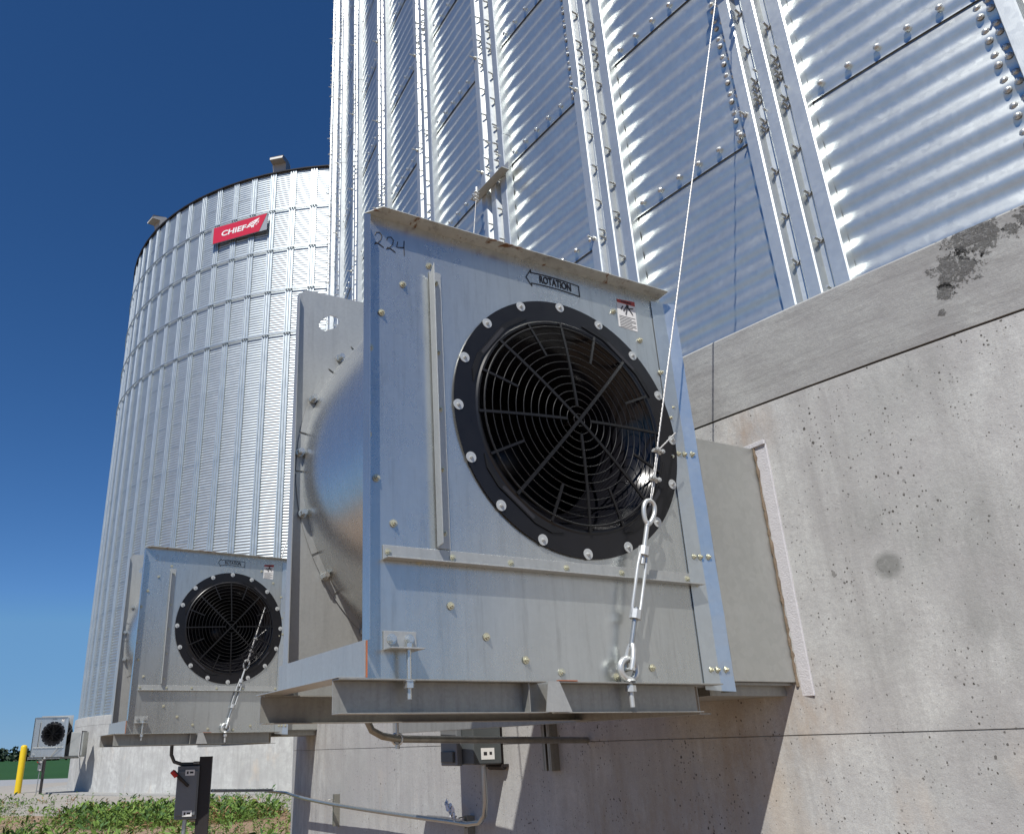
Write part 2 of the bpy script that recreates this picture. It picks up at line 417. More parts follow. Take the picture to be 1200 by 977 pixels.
def rib_mesh(Rs, z0, z1, joints=(), k=1.0):
    mb = MB()
    lv = [z0]
    for j in joints: lv += [j-.002, j+.002]
    lv.append(z1)
    prev = None; off = 0
    for q in range(0, len(lv), 2):
        a, b = lv[q], lv[q+1]
        d = .0 if (q//2) % 2 else .004
        pr = [(Rs+y*k+d, x) for x, y in RIB]+[(Rs+y*k+d-.005, x) for x, y in reversed(RIB)]
        n = len(pr)
        mb.add([(x, y, a) for x, y in pr]+[(x, y, b) for x, y in pr],
               [(i, (i+1) % n, (i+1) % n+n, i+n) for i in range(n)]+[(i, n-1-i, n-2-i, i+1) for i in range(n//2-1)]+[(i+n, i+1+n, 2*n-2-i, 2*n-1-i) for i in range(n//2-1)])
    return mb.mesh('stiffener', M['rib'] if k == 1 else M['far_rib'])
def foundation(parent, Rc, mat, band_mat, seg, joint_z=None):
    mb = MB(); jz = 1.245+EYE
    prof = [(Rc, -.3)]
    if joint_z: prof += [(Rc, joint_z-.002), (Rc-.006, joint_z-.001), (Rc-.006, joint_z+.001), (Rc+.001, joint_z+.002)]
    prof += [(Rc, jz-.005), (Rc-.02, jz-.0045), (Rc-.02, jz+.001)]
    mb.lathe(prof, (0, 0, 0), (0, 0, 1), (1, 0, 0), seg, 0, True)
    o = mb.build('foundation_wall', mat, parent)
    mb = MB(); mb.lathe([(Rc-.03, jz+.001), (Rc+.004, jz+.002), (Rc+.004, BASE-.012), (Rc-.008, BASE), (Rc-.9, BASE+.01)], (0, 0, 0), (0, 0, 1), (1, 0, 0), seg, 0, False)
    for i in range(len(mb.sm)): mb.sm[i] = True
    b = mb.build('foundation_band', band_mat, o)
    for ob in (o, b):
        md = ob.modifiers.new('split', 'EDGE_SPLIT'); md.split_angle = R(30)
    return o

C1 = Vector((14.622, 12.758, 0)); RS1 = 16.164; RC1 = 16.490
near_bin = empty('grain_bin', C1)
tag(near_bin, 'nearest huge galvanised grain bin on pale concrete foundation, filling the upper right', 'grain bin')
me = steel_wall_mesh(RS1, 22, azgrid(-200, -80, .6, 3.0), lambda i: 8 if i < 9 else 6)
me.materials.append(M['sheet']); sw = inst(me, 'steel_wall', near_bin, (0, 0, 0))
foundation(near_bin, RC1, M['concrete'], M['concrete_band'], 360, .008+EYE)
rf = MB(); rf.lathe([(RS1+.25, BASE+22*SH-.05), (RS1+.25, BASE+22*SH+.05), (1.5, BASE+22*SH+8.6), (.01, BASE+22*SH+8.6)], (0, 0, 0), (0, 0, 1), (1, 0, 0), 98)
rf.build('roof', M['far_sheet'], near_bin)
NR = 98; DA = 2*math.pi/NR; A0 = R(-142.321-.62)
ztop = BASE+22*SH
ribme = [rib_mesh(RS1, BASE+.02, ztop, (BASE+SH*1.86+q, BASE+SH*4.9+q, BASE+SH*7.9-q)) for q in (0, .21, .4)]
for i in range(NR):
    a = A0-DA*i
    inst(ribme[i % 3], 'stiffener', near_bin, (0, 0, 0), (0, 0, a))

def bolt_mesh(long_=True):
    mb = MB()
    if long_:
        mb.cyl((-.01, 0, 0), (.054, 0, 0), .0055, 8); mb.tube([(0, 0, 0), (.013, 0, 0)], .0125, 6, sm=False)
        mb.tube([(0, 0, 0), (.003, 0, 0)], .017, 12, sm=False)
    else:
        mb.lathe([(.0001, .0105), (.0055, .0100), (.0080, .0085), (.0085, .004), (.0135, .003), (.0148, 0)], (0, 0, 0), (1, 0, 0), (0, 1, 0), 10)
    return mb
stud_me = bolt_mesh(True).mesh('stud_bolt', M['hardware']); cap_me = bolt_mesh(False).mesh('cap_bolt', M['hardware'])
def crest(h): return .0045*(1-(h % SH)/SH)+.0068*math.sin(2*math.pi*((h % SH)/CORR)-.9)
studs = []; caps = []
def pol(r, a, z): return Vector((r*math.cos(a), r*math.sin(a), z))
rng = random.Random(3)
for i in range(-2, 9):
    a = A0-DA*i
    for s_, off in ((0, -.063/RS1), (1, .056/RS1)):
        k = 0
        while True:
            z = BASE+.10+k*CORR*2+s_*.05
            if z > BASE+10*SH: break
            studs.append((RS1+.024, a+off, z)); k += 1
        for sh in range(9):
            for q in range(3):
                z = BASE+(sh+1)*SH-.04+CORR*(q+.5)+s_*.05
                if (sh+i) % 2 == 0 or q == 0: studs.append((RS1+.024, a+off, z))
                if (sh+i) % 3 == 0: studs.append((RS1+.03, a+off+(.028 if s_ else .03)/RS1*(1 if q != 1 else 0), z+.03))
    for sh in range(10): studs.append((RS1+.06, a-.13/RS1, BASE+(sh+1)*SH+.10-.10*(i % 2)))
    for sh in range(0, 10):                       # horizontal seams between the ribs
        for q in range(7):
            aa = a+.16/RS1+(.055+q*.125)/RS1
            if aa < a+DA-.17/RS1: caps.append((RS1+.012+crest((sh)*SH+.045), aa, BASE+sh*SH+.045) if sh else (RS1+.012+crest(.045), aa, -9))
    for sh in range(0, 10):                       # vertical laps
        if (i-sh) % 3 == (-1) % 3:
            for q in range(9):
                for dz in (.028, .078):
                    for c_ in (0, 1):
                        h = q*CORR+dz+c_*.012
                        caps.append((RS1+.002+crest(h), a-(.212-.040*c_)/RS1, BASE+sh*SH+h))
def place(lst, me, name, n):
    P = [(r, a, z) for r, a, z in lst if z > 0]
    def key(p):
        w = C1+pol(*p); v = w-Vector((0, 0, EYE)); q = v.length
        x = v.dot(rt2)/v.dot(fw)*942+499; y = 497-v.dot(up2)/v.dot(fw)*942
        return q+(0 if (-20 < x < 1220 and -20 < y < 500) else 100)
    P.sort(key=key)
    for r, a, z in P[:n]:
        inst(me, name, near_bin, pol(r, a, z), (0, rng.uniform(-.06, .06), a+rng.uniform(-.07, .07)))
    mb = MB(); base_v = [v.co.copy() for v in me.vertices]; base_f = [tuple(p.vertices) for p in me.polygons]
    for r, a, z in P[n:]:
        mt = Matrix.Translation(pol(r, a, z)) @ Matrix.Rotation(a+rng.uniform(-.1, .1), 4, 'Z')
        mb.add([mt @ v for v in base_v], base_f)
    o = mb.build(name, M['zinc'], near_bin); o['kind'] = 'stuff'
place(studs, stud_me, 'stud_bolt', 100); place(caps, cap_me, 'cap_bolt', 100)
# sealant at the lap right of the near panel
mb = MB(); am = A0+DA-.196/RS1+.062/RS1
pth = []; w_ = []
for k in range(90):
    h = k*SH/90*.97+.02
    pth.append(pol(RS1+.004+crest(h), am+rng.uniform(-.005, .005)/RS1, BASE+h)); w_.append(rng.uniform(.003, .009))
mb.tube(pth, w_, 6); mb.build('lap_sealant', M['sealant_notch_black'], near_bin)

# far bin
C2 = Vector((-3.434, 45.827, 0)); RS2 = 14.42; RC2 = 14.60
far_bin = empty('grain_bin', C2)
tag(far_bin, 'round galvanised grain bin with horizontal wind rings and red sign, farther away on the left', 'grain bin')
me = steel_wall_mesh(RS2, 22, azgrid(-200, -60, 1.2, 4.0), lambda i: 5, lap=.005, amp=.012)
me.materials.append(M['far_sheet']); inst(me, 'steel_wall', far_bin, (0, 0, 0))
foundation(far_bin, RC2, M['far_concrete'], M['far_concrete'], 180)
NR2 = 88; DA2 = 2*math.pi/NR2; B0 = -1.96867
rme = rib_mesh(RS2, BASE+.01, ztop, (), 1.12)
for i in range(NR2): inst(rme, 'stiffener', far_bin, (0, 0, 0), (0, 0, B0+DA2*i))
for k in (20, 18, 16, 14):
    mb = MB(); z = BASE+k*SH+.02
    for dz in (0, ):
        mb.lathe([(RS2+.085, z), (RS2+.125, z), (RS2+.125, z+.045), (RS2+.085, z+.045), (RS2+.085, z)], (0, 0, 0), (0, 0, 1), (1, 0, 0), 176, 0, False)
    for i in range(NR2):
        a = B0+DA2*i
        for da in (-.10, .0, .10):
            c_, s_ = math.cos(a+da/RS2), math.sin(a+da/RS2)
            p = pol(RS2+.05, a+da/RS2, z-.16); q = pol(RS2+.11, a+da/RS2, z+.02)
            mb.tube([p, q], .016, 5)
    mb.build('wind_ring', M['far_rib'], far_bin)
mb = MB(); mb.lathe([(RS2+.07, ztop-.02), (RS2+.13, ztop-.02), (RS2+.14, ztop+.03), (1.4, ztop+7.6), (.01, ztop+7.6)], (0, 0, 0), (0, 0, 1), (1, 0, 0), 88, 0, False)
roof2 = mb.build('roof', M['black_steel'], far_bin)
for azd in (-103.6, -138.4):
    a = R(azd); mb = MB()      # gooseneck hood leaning out over the eave
    pr = [(RS2-.45, ztop+.2), (RS2-.45, ztop+.72), (RS2-.25, ztop+.84), (RS2+.42, ztop+.70), (RS2+.46, ztop+.52), (RS2+.08, ztop+.52), (RS2-.02, ztop+.05)]
    mb.prism([(r, -.33, z) for r, z in pr], (0, .66, 0))
    o = mb.build('vent_hood', M['hood'], far_bin, bevel=.02); o.rotation_euler = (0, 0, a)

# sign on the far bin
zs0, zs1 = 22.80+EYE, 23.74+EYE
aL, aR = R(-117.3), R(-105.0)
PL = C2+pol(RS2+.30, aL, 0); PR = C2+pol(RS2+.30, aR, 0)
sx = (PR-PL); sw_ = sx.length; sx.normalize(); sy = Vector((0, 0, 1)); sn = sx.cross(sy)
sign = empty('company_sign', (PL+PR)/2+Vector((0, 0, zs0)), math.atan2(sx.y, sx.x))
tag(sign, 'red and grey sheet sign with white CHIEF lettering, high on the far bin', 'sign')
hw = sw_/2; hh = zs1-zs0
mb = MB(); mb.box((-hw, -.0, 0), (hw, .03, hh)); mb.build('sign_panel', M['sign_grey'], sign)
mb = MB(); mb.prism([(-hw+.13, -.012, .02), (hw-.42, -.012, .02), (hw-.02, -.012, hh-.02), (-hw+.13, -.012, hh-.02)], (0, .012, 0))
mb.build('sign_face', M['sign_red'], sign)
mb = MB(); v_, f_ = text_geo('CHIEF', .40, 1.32, .012, .12, .004)
mb.add([(x-.30, -.018-z, y+hh*.47) for x, y, z in v_], f_); mb.build('sign_lettering', M['sign_white'], sign)
mb = MB()
ex, ez = .72, hh*.52    # feathered emblem after the letters
for pts in ([(-.24, -.02), (-.10, .17), (.12, .27), (.42, .36), (.26, .10), (.14, -.02), (.12, -.20), (.07, -.14), (.0, -.20), (-.02, -.08), (-.16, -.10)],
            [(.30, .08), (.40, .20), (.36, .02)], [(.20, -.04), (.34, .04), (.26, -.08)], [(-.30, -.10), (-.22, -.04), (-.18, -.12)]):
    mb.prism([(ex+x*1.05, -.016, ez+z*.85) for x, z in pts], (0, .004, 0))
mb.build('sign_emblem', M['sign_white'], sign)
mb = MB()
for x0, z0, x1, z1 in ((-.10, .10, .04, -.02), (-.02, .15, .14, .02), (.08, .20, .20, .10), (-.16, .0, -.04, -.06), (.02, .05, .1, -.05)):
    d = Vector((z1-z0, 0, -(x1-x0))).normalized()*.010
    a_, b_ = Vector((ex+x0, -.0165, ez+z0)), Vector((ex+x1, -.0165, ez+z1))
    mb.prism([a_-d, b_-d, b_+d, a_+d], (0, -.003, 0))
mb.build('emblem_line', M['sign_red'], sign)

# ------------------------------------------------------------------ fan
CX, CZ = .782, .856
def scroll_r(a):      # a measured counter-clockwise from +x, 90 = top
    d = math.degrees(a)
    T = [(60, .705), (90, .715), (136, .750), (180, .772), (229, .815), (270, .845)]
    for (a0, r0), (a1, r1) in zip(T, T[1:]):
        if d <= a1: return r0+(r1-r0)*(d-a0)/(a1-a0)-.030
    return T[-1][1]-.02
hex_me = None
def screw_meshes():
    mb = MB(); mb.tube([(0, 0, 0), (0, -.0065, 0)], .0075, 6, sm=False); mb.tube([(0, 0, 0), (0, -.002, 0)], .0115, 12, sm=False)
    mb.tube([(0, 0, 0), (0, -.011, 0)], .0035, 6)
    a = mb.mesh('screw', M['zinc_yellow'])
    mb = MB(); mb.tube([(0, 0, 0), (0, -.0016, 0)], .0178, 20, sm=False); mb.tube([(0, -.0016, 0), (0, -.0042, 0)], .0062, 8, sm=False)
    mb.tube([(0, 0, 0), (0, -.0075, 0)], .0036, 6, sm=False)
    b = mb.mesh('washer_bolt', M['washer'])
    mb = MB(); mb.tube([(0, 0, 0), (0, -.014, 0)], .0150, 6, sm=False); mb.tube([(0, 0, 0), (0, -.003, 0)], .0185, 16, sm=False)
    mb.tube([(0, -.014, 0), (0, -.017, 0)], .011, 6, sm=False)
    c = mb.mesh('hex_bolt', M['zinc'])
    return a, b, c
SCREW, WASH, HEX = screw_meshes()

def make_fan():
    root = empty('centrifugal_fan')
    T = .003
    # front panel
    hole = arc(CX, CZ, .385, 0, 2*math.pi, 71)[:-0 or None][:-1]
    mb = MB(); mb.plate([(0, -.004), (1.298, -.004), (1.292, 1.484), (.0, 1.488)], [hole], 0, T)
    fp = mb.build('front_panel', M['panel'], root)
    mb = MB()   # top lip turned towards the viewer, mitred at the left
    mb.hexa([(.000, .001, 1.488), (1.292, .001, 1.484), (1.292, .001, 1.487), (.0, .001, 1.491),
             (.045, -.052, 1.493), (1.292, -.052, 1.489), (1.292, -.052, 1.492), (.045, -.052, 1.496)])
    mb.build('top_lip', M['panel_rust'], fp)
    mb = MB()
    mb.hexa([(0, -.046, .10), (.002, -.046, .10), (.002, 0, .095), (0, 0, .095), (0, -.046, 1.455), (.002, -.046, 1.455), (.002, 0, 1.487), (0, 0, 1.487)])
    mb.build('side_lip', M['panel'], fp)
    # discharge edge strip, bent slightly back
    mb = MB()
    vs = []
    for i in range(31):
        z = -.02+i*(1.478+.02)/30; w = .004*math.sin(i*.9)+.003*math.sin(i*2.3)
        top = 1.484-1.478 if i == 30 else 0
        x_ = .012*(1-i/30); w *= .18; z *= .985; vs += [(1.238-x_, -.0032, z+.004), (1.296-x_*.3, -.0100+w, z), (1.334, -.031+w, z-.003), (1.336, .034, z-.003)]
    fs = [(4*i+k, 4*i+k+1, 4*i+k+5, 4*i+k+4) for i in range(30) for k in range(3)]
    mb.add(vs, fs, 0, False)
    st = mb.build('discharge_strip', M['strip'], root); sd = st.modifiers.new('s', 'SOLIDIFY'); sd.thickness = .002; sd.offset = 1
    mb = MB(); mb.tube([(1.340+rng.uniform(-.002, .002), .020, z*.05) for z in range(0, 30)], .004, 6); mb.build('gasket', M['sealant_notch_black'], root)
    # rear panel with slot
    slot = [(.098, 1.405), (.118, 1.400), (.160, 1.425), (.178, 1.455), (.170, 1.475), (.135, 1.478), (.100, 1.445), (.088, 1.420)]
    mb = MB(); mb.plate([(0, .0), (1.30, 0), (1.30, 1.585), (.03, 1.570), (.0, 1.540)], [slot], .668, .672)
    mb.hexa([(-.004, .620, .09), (-.001, .620, .09), (.001, .672, .09), (-.004, .672, .09), (-.004, .645, 1.53), (-.001, .645, 1.53), (.001, .672, 1.54), (-.004, .672, 1.54)])
    mb.build('rear_panel', M['bar'], root)
    # scroll
    n = 72; mb = MB(); pts = []
    for i in range(n+1):
        a = R(60)+R(210)*i/n; r = scroll_r(a); pts.append((CX+r*math.cos(a), min(CZ+r*math.sin(a), 1.478)))
    pts[-1] = (CX, .012); pts.append((1.33, .012))
    a = R(60); pts.insert(0, (1.33, .905)); pts.insert(1, (1.20, .98)); pts.insert(2, (1.155, 1.30))
    vs = []
    for x, z in pts:
        for y in (.004, .15, .335, .52, .667): vs.append((x, y, z))
    fs = [(5*i+k, 5*i+k+1, 5*i+k+6, 5*i+k+5) for i in range(len(pts)-1) for k in range(4)]
    mb.add(vs, fs, 0, True)
    sc = mb.build('scroll_housing', M['scroll'], root)
    # notched flange round the scroll on the rear panel
    mb = MB(); arcs = pts[6:-2]
    for i in range(0, len(arcs)-1):
        p, q = Vector((arcs[i][0], 0, arcs[i][1])), Vector((arcs[i+1][0], 0, arcs[i+1][1])); cc = Vector((CX, 0, CZ))
        if i % 4 == 3: q = q.lerp(p, .22)
        a_, b_ = (p-cc).normalized(), (q-cc).normalized()
        mb.prism([Vector((v.x, .662, v.z)) for v in (p, q, q+b_*.024, p+a_*.024)], (0, .004, 0))
    fl = mb.build('scroll_flange', M['bar'], sc)
    for i in range(2, len(arcs)-1, 6):
        p = Vector((arcs[i][0], 0, arcs[i][1])); d = (p-Vector((CX, 0, CZ))).normalized()*.016
        inst(HEX, 'hex_bolt', sc, (p.x+d.x, .661, p.z+d.z), (0, 0, 0), (.85, 2.0, .85))
    # inlet bell and ring
    mb = MB(); prof = [(.375, .001), (.384, -.002), (.470, -.0035), (.472, -.008), (.392, -.010), (.386, -.014), (.378, -.012)]
    mb.lathe(prof, (CX, 0, CZ), (0, 1, 0), (1, 0, 0), 96); ring = mb.build('inlet_ring', M['black_ring'], root)
    md = ring.modifiers.new('e', 'EDGE_SPLIT'); md.split_angle = R(25)
    mb = MB(); mb.lathe([(.381, -.012), (.377, -.006), (.364, .007), (.347, .026), (.328, .049), (.310, .076), (.294, .108), (.281, .145), (.273, .19), (.271, .25)], (CX, 0, CZ), (0, 1, 0), (1, 0, 0), 96)
    mb.build('inlet_bell', M['black_gloss'], ring)
    # guard
    mb = MB()
    dome = lambda r: -.014-.030*(1-(r/.40)**2)
    for k in range(13):
        r = .022+k*.0285
        w = .0018 if k < 12 else .004
        mb.tube([(CX+r*math.cos(t), dome(r), CZ+r*math.sin(t)) for t in [2*math.pi*j/72 for j in range(72)]], w, 6, closed=True)
    def spoke(ang, r0, r1, w):
        e = Vector((math.cos(ang), 0, math.sin(ang))); p = Vector((-math.sin(ang), 0, math.cos(ang)))
        N = 10
        for j in range(N):
            ra, rb = r0+(r1-r0)*j/N, r0+(r1-r0)*(j+1)/N
            A, B = Vector((CX, 0, CZ))+e*ra, Vector((CX, 0, CZ))+e*rb
            ya, yb = dome(ra)-.003, dome(rb)-.003
            mb.hexa([A-p*w+Vector((0, ya, 0)), B-p*w+Vector((0, yb, 0)), B-p*w+Vector((0, yb+.006, 0)), A-p*w+Vector((0, ya+.006, 0)),
                     A+p*w+Vector((0, ya, 0)), B+p*w+Vector((0, yb, 0)), B+p*w+Vector((0, yb+.006, 0)), A+p*w+Vector((0, ya+.006, 0))])
    for k in range(8): spoke(R(48+45*k), 0.0 if k % 2 == 0 else .05, .385, .0052 if k % 2 == 0 else .0045)
    for k in range(8): spoke(R(70+45*k), .25, .385, .0042)
    slots = []
    for k in range(4):
        t = R(45+90*k+6); cr = .408; tt = Vector((-math.sin(t), 0, math.cos(t))); ee = Vector((math.cos(t), 0, math.sin(t)))
        cc = Vector((CX, 0, CZ)); F_ = lambda x, r, y: cc+tt*x+ee*r+Vector((0, y, 0))
        mb.prism([F_(-.185, .360, -.0135), F_(-.150, .392, -.0135), (F_(-.085, .412, -.0135)), F_(.085, .412, -.0135), F_(.150, .392, -.0135), F_(.185, .360, -.0135), F_(.09, .392, -.0135), F_(-.09, .392, -.0135)], (0, .0040, 0))
        slots.append([F_(.066*(1 if math.cos(2*math.pi*j/20) > 0 else -1)+.007*math.cos(2*math.pi*j/20), .4015+.0065*math.sin(2*math.pi*j/20), -.0142) for j in range(20)])
    gd = mb.build('inlet_guard', M['guard'], ring)
    for sl_ in slots:
        mb = MB(); mb.prism(sl_, (0, .0006, 0)); mb.build('guard_slot', M['ink'], gd)
    # impeller and dark back plate seen through the guard
    mb = MB(); mb.lathe([(.30, .255), (.31, .262), (.60, .27)], (CX, 0, CZ), (0, 1, 0), (1, 0, 0), 64)
    mb.lathe([(.0001, .40), (.06, .40), (.075, .46), (.12, .54), (.60, .55)], (CX, 0, CZ), (0, 1, 0), (1, 0, 0), 64)
    for k in range(10):
        a = 2*math.pi*k/10; p = []
        for j in range(7):
            r = .30+.28*j/6; b_ = a+.9*(j/6)**1.0
            p.append((CX+r*math.cos(b_), CZ+r*math.sin(b_)))
        vs = [(x, .26, z) for x, z in p]+[(x, .545, z) for x, z in p]
        mb.add(vs, [(i, i+1, i+8, i+7) for i in range(6)], 0, True)
    mb.build('impeller', M['wheel'], root)
    # ring bolts
    for k in range(16):
        a = R(1+22.5*k); r = .456
        inst(WASH, 'washer_bolt', root, (CX+r*math.cos(a), -.0078, CZ+r*math.sin(a)), (0, a*3, 0), (1.02, 1.5, 1.02))
    # panel screws
    SP = [(.239, 1.347), (.138, 1.248), (.060, 1.123), (.020, .990), (.095, .435), (.275, .208), (.391, .125), (.523, .063), (.041, .566), (.175, .332),
          (1.040, 1.365), (1.155, 1.265), (1.238, 1.143), (1.268, 1.002), (1.250, .956), (1.230, .80), (1.010, .05), (1.255, .33), (.86, .02), (.012, .80), (.014, .70), (.65, .03)]
    for i, (x, z) in enumerate(SP):
        inst(SCREW, 'screw', root, (x, -.001, z), (rng.uniform(-.15, .15), i*1.3, rng.uniform(-.2, .2)), (1.05, 1.25, 1.05))
    for z in (.048, .43, .815):
        for x, y in ((1.262, -.006), (1.288, -.010), (1.315, -.022)):
            inst(SCREW, 'screw', root, (x, y, z), (0, z*9+x, .3))
    # braces
    mb = MB()
    mb.box((.060, -.005, .326), (1.245, -.001, .369)); mb.box((.060, -.040, .326), (1.262, -.0052, .330))
    br = mb.build('horizontal_brace', M['bar'], root, bevel=.0008)
    for x in (.075, .285, .49, .70, .925, 1.215): inst(SCREW, 'screw', br, (x, -.005, .349), (0, x*7, 0), (.9, 1.1, .9))
    mb = MB()
    mb.box((.236, -.006, .368+.004), (.280, -.0035, 1.325))
    mb.hexa([(.234, -.042, .380), (.237, -.042, .380), (.237, -.0062, .375), (.234, -.0062, .375), (.234, -.042, 1.335), (.237, -.042, 1.335), (.237, -.0062, 1.300), (.234, -.0062, 1.300)])
    br = mb.build('vertical_brace', M['bar'], root, bevel=.0008)
    for z in (.42, .62, .82, 1.02, 1.28): inst(SCREW, 'screw', br, (.260, -.006, z), (0, z*7, 0), (.9, 1.1, .9))
    # hanger clip with stud
    mb = MB(); mb.box((.060, -.0055, .078), (.160, -.001, .130)); mb.box((.060, -.056, .078), (.160, -.0057, .082))
    cl = mb.build('hanger_clip', M['bar'], root, bevel=.0008)
    inst(HEX, 'hex_bolt', cl, (.083, -.006, .108), (0, .3, 0), (.8, .8, .8)); inst(HEX, 'hex_bolt', cl, (.137, -.006, .108), (0, .8, 0), (.8, .8, .8))
    mb = MB(); mb.tube([(.118, -.040, -.050), (.118, -.040, .094)], .0065, 10)
    mb.tube([(.118, -.040, .082), (.118, -.040, .093)], .013, 6, sm=False); mb.tube([(.118, -.040, -.004), (.118, -.040, -.022)], .0165, 6, sm=False)
    mb.tube([(.118, -.040, -.002), (.118, -.040, -.0045)], .018, 14, sm=False)
    mb.build('hanger_stud', M['zinc'], cl)
    # labels
    lab = MB(); P = [(1.063, 1.439), (1.154, 1.447), (1.150, 1.313), (1.058, 1.317)]
    lab.prism([(x, -.0012, z-.012) for x, z in P], (0, .001, 0)); wl = lab.build('warning_label', M['white_label'], root)
    mb = MB(); mb.prism([(1.064, -.0017, 1.413), (1.153, -.0017, 1.413), (1.154, -.0017, 1.434), (1.063, -.0017, 1.427)], (0, .0004, 0)); mb.build('label_band', M['red_label'], wl)
    mb = MB()
    for k in range(8): mb.box((1.066, -.0016, 1.306+k*.0068), (1.146-(.02 if k % 3 == 0 else 0), -.0013, 1.3085+k*.0068))
    for x0, z0, x1, z1 in ((1.090, 1.380, 1.110, 1.405), (1.110, 1.405, 1.135, 1.372), (1.112, 1.400, 1.100, 1.366), (1.120, 1.395, 1.140, 1.400), (1.078, 1.385, 1.09, 1.400)):
        mb.tube([(x0, -.0016, z0), (x1, -.0016, z1)], .0026, 6)
    mb.box((1.108, -.0018, 1.400), (1.120, -.0013, 1.412))
    v_, f_ = text_geo('WARNING', .012, .9, .0004)
    mb.add([(1.108+x, -.0019-z, 1.421+y) for x, y, z in v_], f_)
    mb.build('label_print', M['ink'], wl)
    mb = MB()
    bend = lambda x, z: (x, z-.42*(x-.76)**2)
    out = [(.640, 1.418), (.663, 1.452), (.663, 1.441)]+[(.663+.218*i/8, 1.441) for i in range(1, 9)]+[(.881, 1.396)]+[(.663+.218*i/8, 1.396) for i in range(7, -1, -1)]+[(.663, 1.384)]
    out = [bend(x, z) for x, z in out]; n_ = len(out)
    for i in range(n_):
        a_, b_ = Vector((out[i][0], 0, out[i][1])), Vector((out[(i+1) % n_][0], 0, out[(i+1) % n_][1]))
        d = (b_-a_).normalized(); p = Vector((-d.z, 0, d.x))*.0021
        a_ = a_-d*.0015; b_ = b_+d*.0015
        mb.prism([Vector((v.x, -.0012, v.z)) for v in (a_-p, b_-p, b_+p, a_+p)], (0, .0009, 0))
    v_, f_ = text_geo('ROTATION', .043, .66, .0009)
    for x, y, z in v_: pass
    mb.add([(bend(.772+x, 1.4185+y)[0], -.0014-z, bend(.772+x, 1.4185+y)[1]) for x, y, z in v_], f_)
    mb.build('rotation_arrow', M['ink'], root)
    # base frame
    base = empty('base_frame'); base.parent = root
    mb = MB()
    mb.box((-.085, -.050, -.003), (.556, .003, .001)); mb.box((-.085, -.003, -.083), (.556, .001, -.0032)); mb.box((-.085, -.050, -.086), (.556, .001, -.0832))
    mb.box((.604, -.050, -.003), (1.262, .003, .001)); mb.box((.556, -.0025, -.083), (1.180, .0015, -.0032)); mb.box((.604, -.030, -.086), (1.180, .001, -.0832))
    mb.box((.500, -.040, -.0828), (.503, -.0032, -.0035))
    mb.build('front_rail', M['rail'], base, bevel=.0006)
    mb = MB(); mb.prism([(.556, -.0505, -.0835), (.548, -.0505, -.0835), (.563, -.0505, .0005), (.602, -.0505, .0005), (.640, -.0505, -.0835)], (0, .003, 0))
    mb.build('sun_patch_plate', M['bar'], base)  # added plate shaped like the patch of sunlight on the rail web
    mb = MB(); mb.box((.600, -.0515, .0015), (.668, -.040, .004)); mb.build('primer_mark', M['orange'], base)
    mb = MB()
    mb.box((-.075, .622, -.003), (1.20, .672, .001)); mb.box((-.075, .668, -.083), (1.20, .672, -.0032)); mb.box((-.075, .622, -.086), (1.20, .672, -.0832))
    mb.build('rear_rail', M['rail'], base)
    mb = MB()
    mb.box((1.195, .005, -.088), (1.199, 2.35, -.0035)); mb.box((1.195, .005, -.0912), (1.245, 2.35, -.0882)); mb.box((1.1992, .005, -.0065), (1.245, 2.35, -.0035))
    mb.build('side_rail', M['rail'], base)
    mb = MB()
    mb.hexa([(-.088, -.045, .0015), (-.010, -.045, .0015), (-.010, .68, .0015), (-.088, .68, .0015), (-.088, -.045, .0045), (-.010, -.045, .0045), (-.010, .68, .0045), (-.088, .68, .0045)])
    mb.box((-.014, -.045, .0047), (-.010, .68, .098))
    mb.build('side_angle', M['bar'], base, bevel=.0006)
    mb = MB(); mb.box((-.010, -.049, .003), (-.007, -.0455, .097)); mb.build('primer_mark', M['orange'], base)
    # duct
    mb = MB()
    mb.hexa([(1.30, .016, .014), (1.80, .016, .014), (1.80, .64, .014), (1.30, .64, .014), (1.30, .016, .905), (1.80, .016, .905), (1.80, .64, .905), (1.30, .64, .905)])
    du = mb.build('discharge_duct', M['duct'], root, bevel=.002)
    mb = MB()
    mb.box((1.698, -.045, -.035), (1.712, .014, .925)); mb.box((1.690, -.045, .906), (1.72, .66, .925))
    mb.build('duct_frame', M['sealant_white'], du, bevel=.002)
    mb = MB(); mb.box((1.31, .06, -.030), (1.75, .64, .0125)); mb.box((1.31, .03, .004), (1.69, .0598, .0125)); mb.build('duct_sill', M['rail'], du)
    mb = MB(); r2 = random.Random(5)
    mb.tube([(1.696, .012+r2.uniform(-.002, .002), .0+i*.018) for i in range(52)], [r2.uniform(.003, .008) for _ in range(52)], 6)
    mb.build('weld_bead', M['brown_sealant'], du)
    mb = MB()
    mb.tube([(1.722, -.03+i*.02, .932+r2.uniform(-.004, .004)) for i in range(34)], [r2.uniform(.010, .018) for _ in range(34)], 6)
    mb.build('notch_shade_bead', M['sealant_notch_black'], du)  # black bead standing in for the shaded notch above the duct
    return root, wl

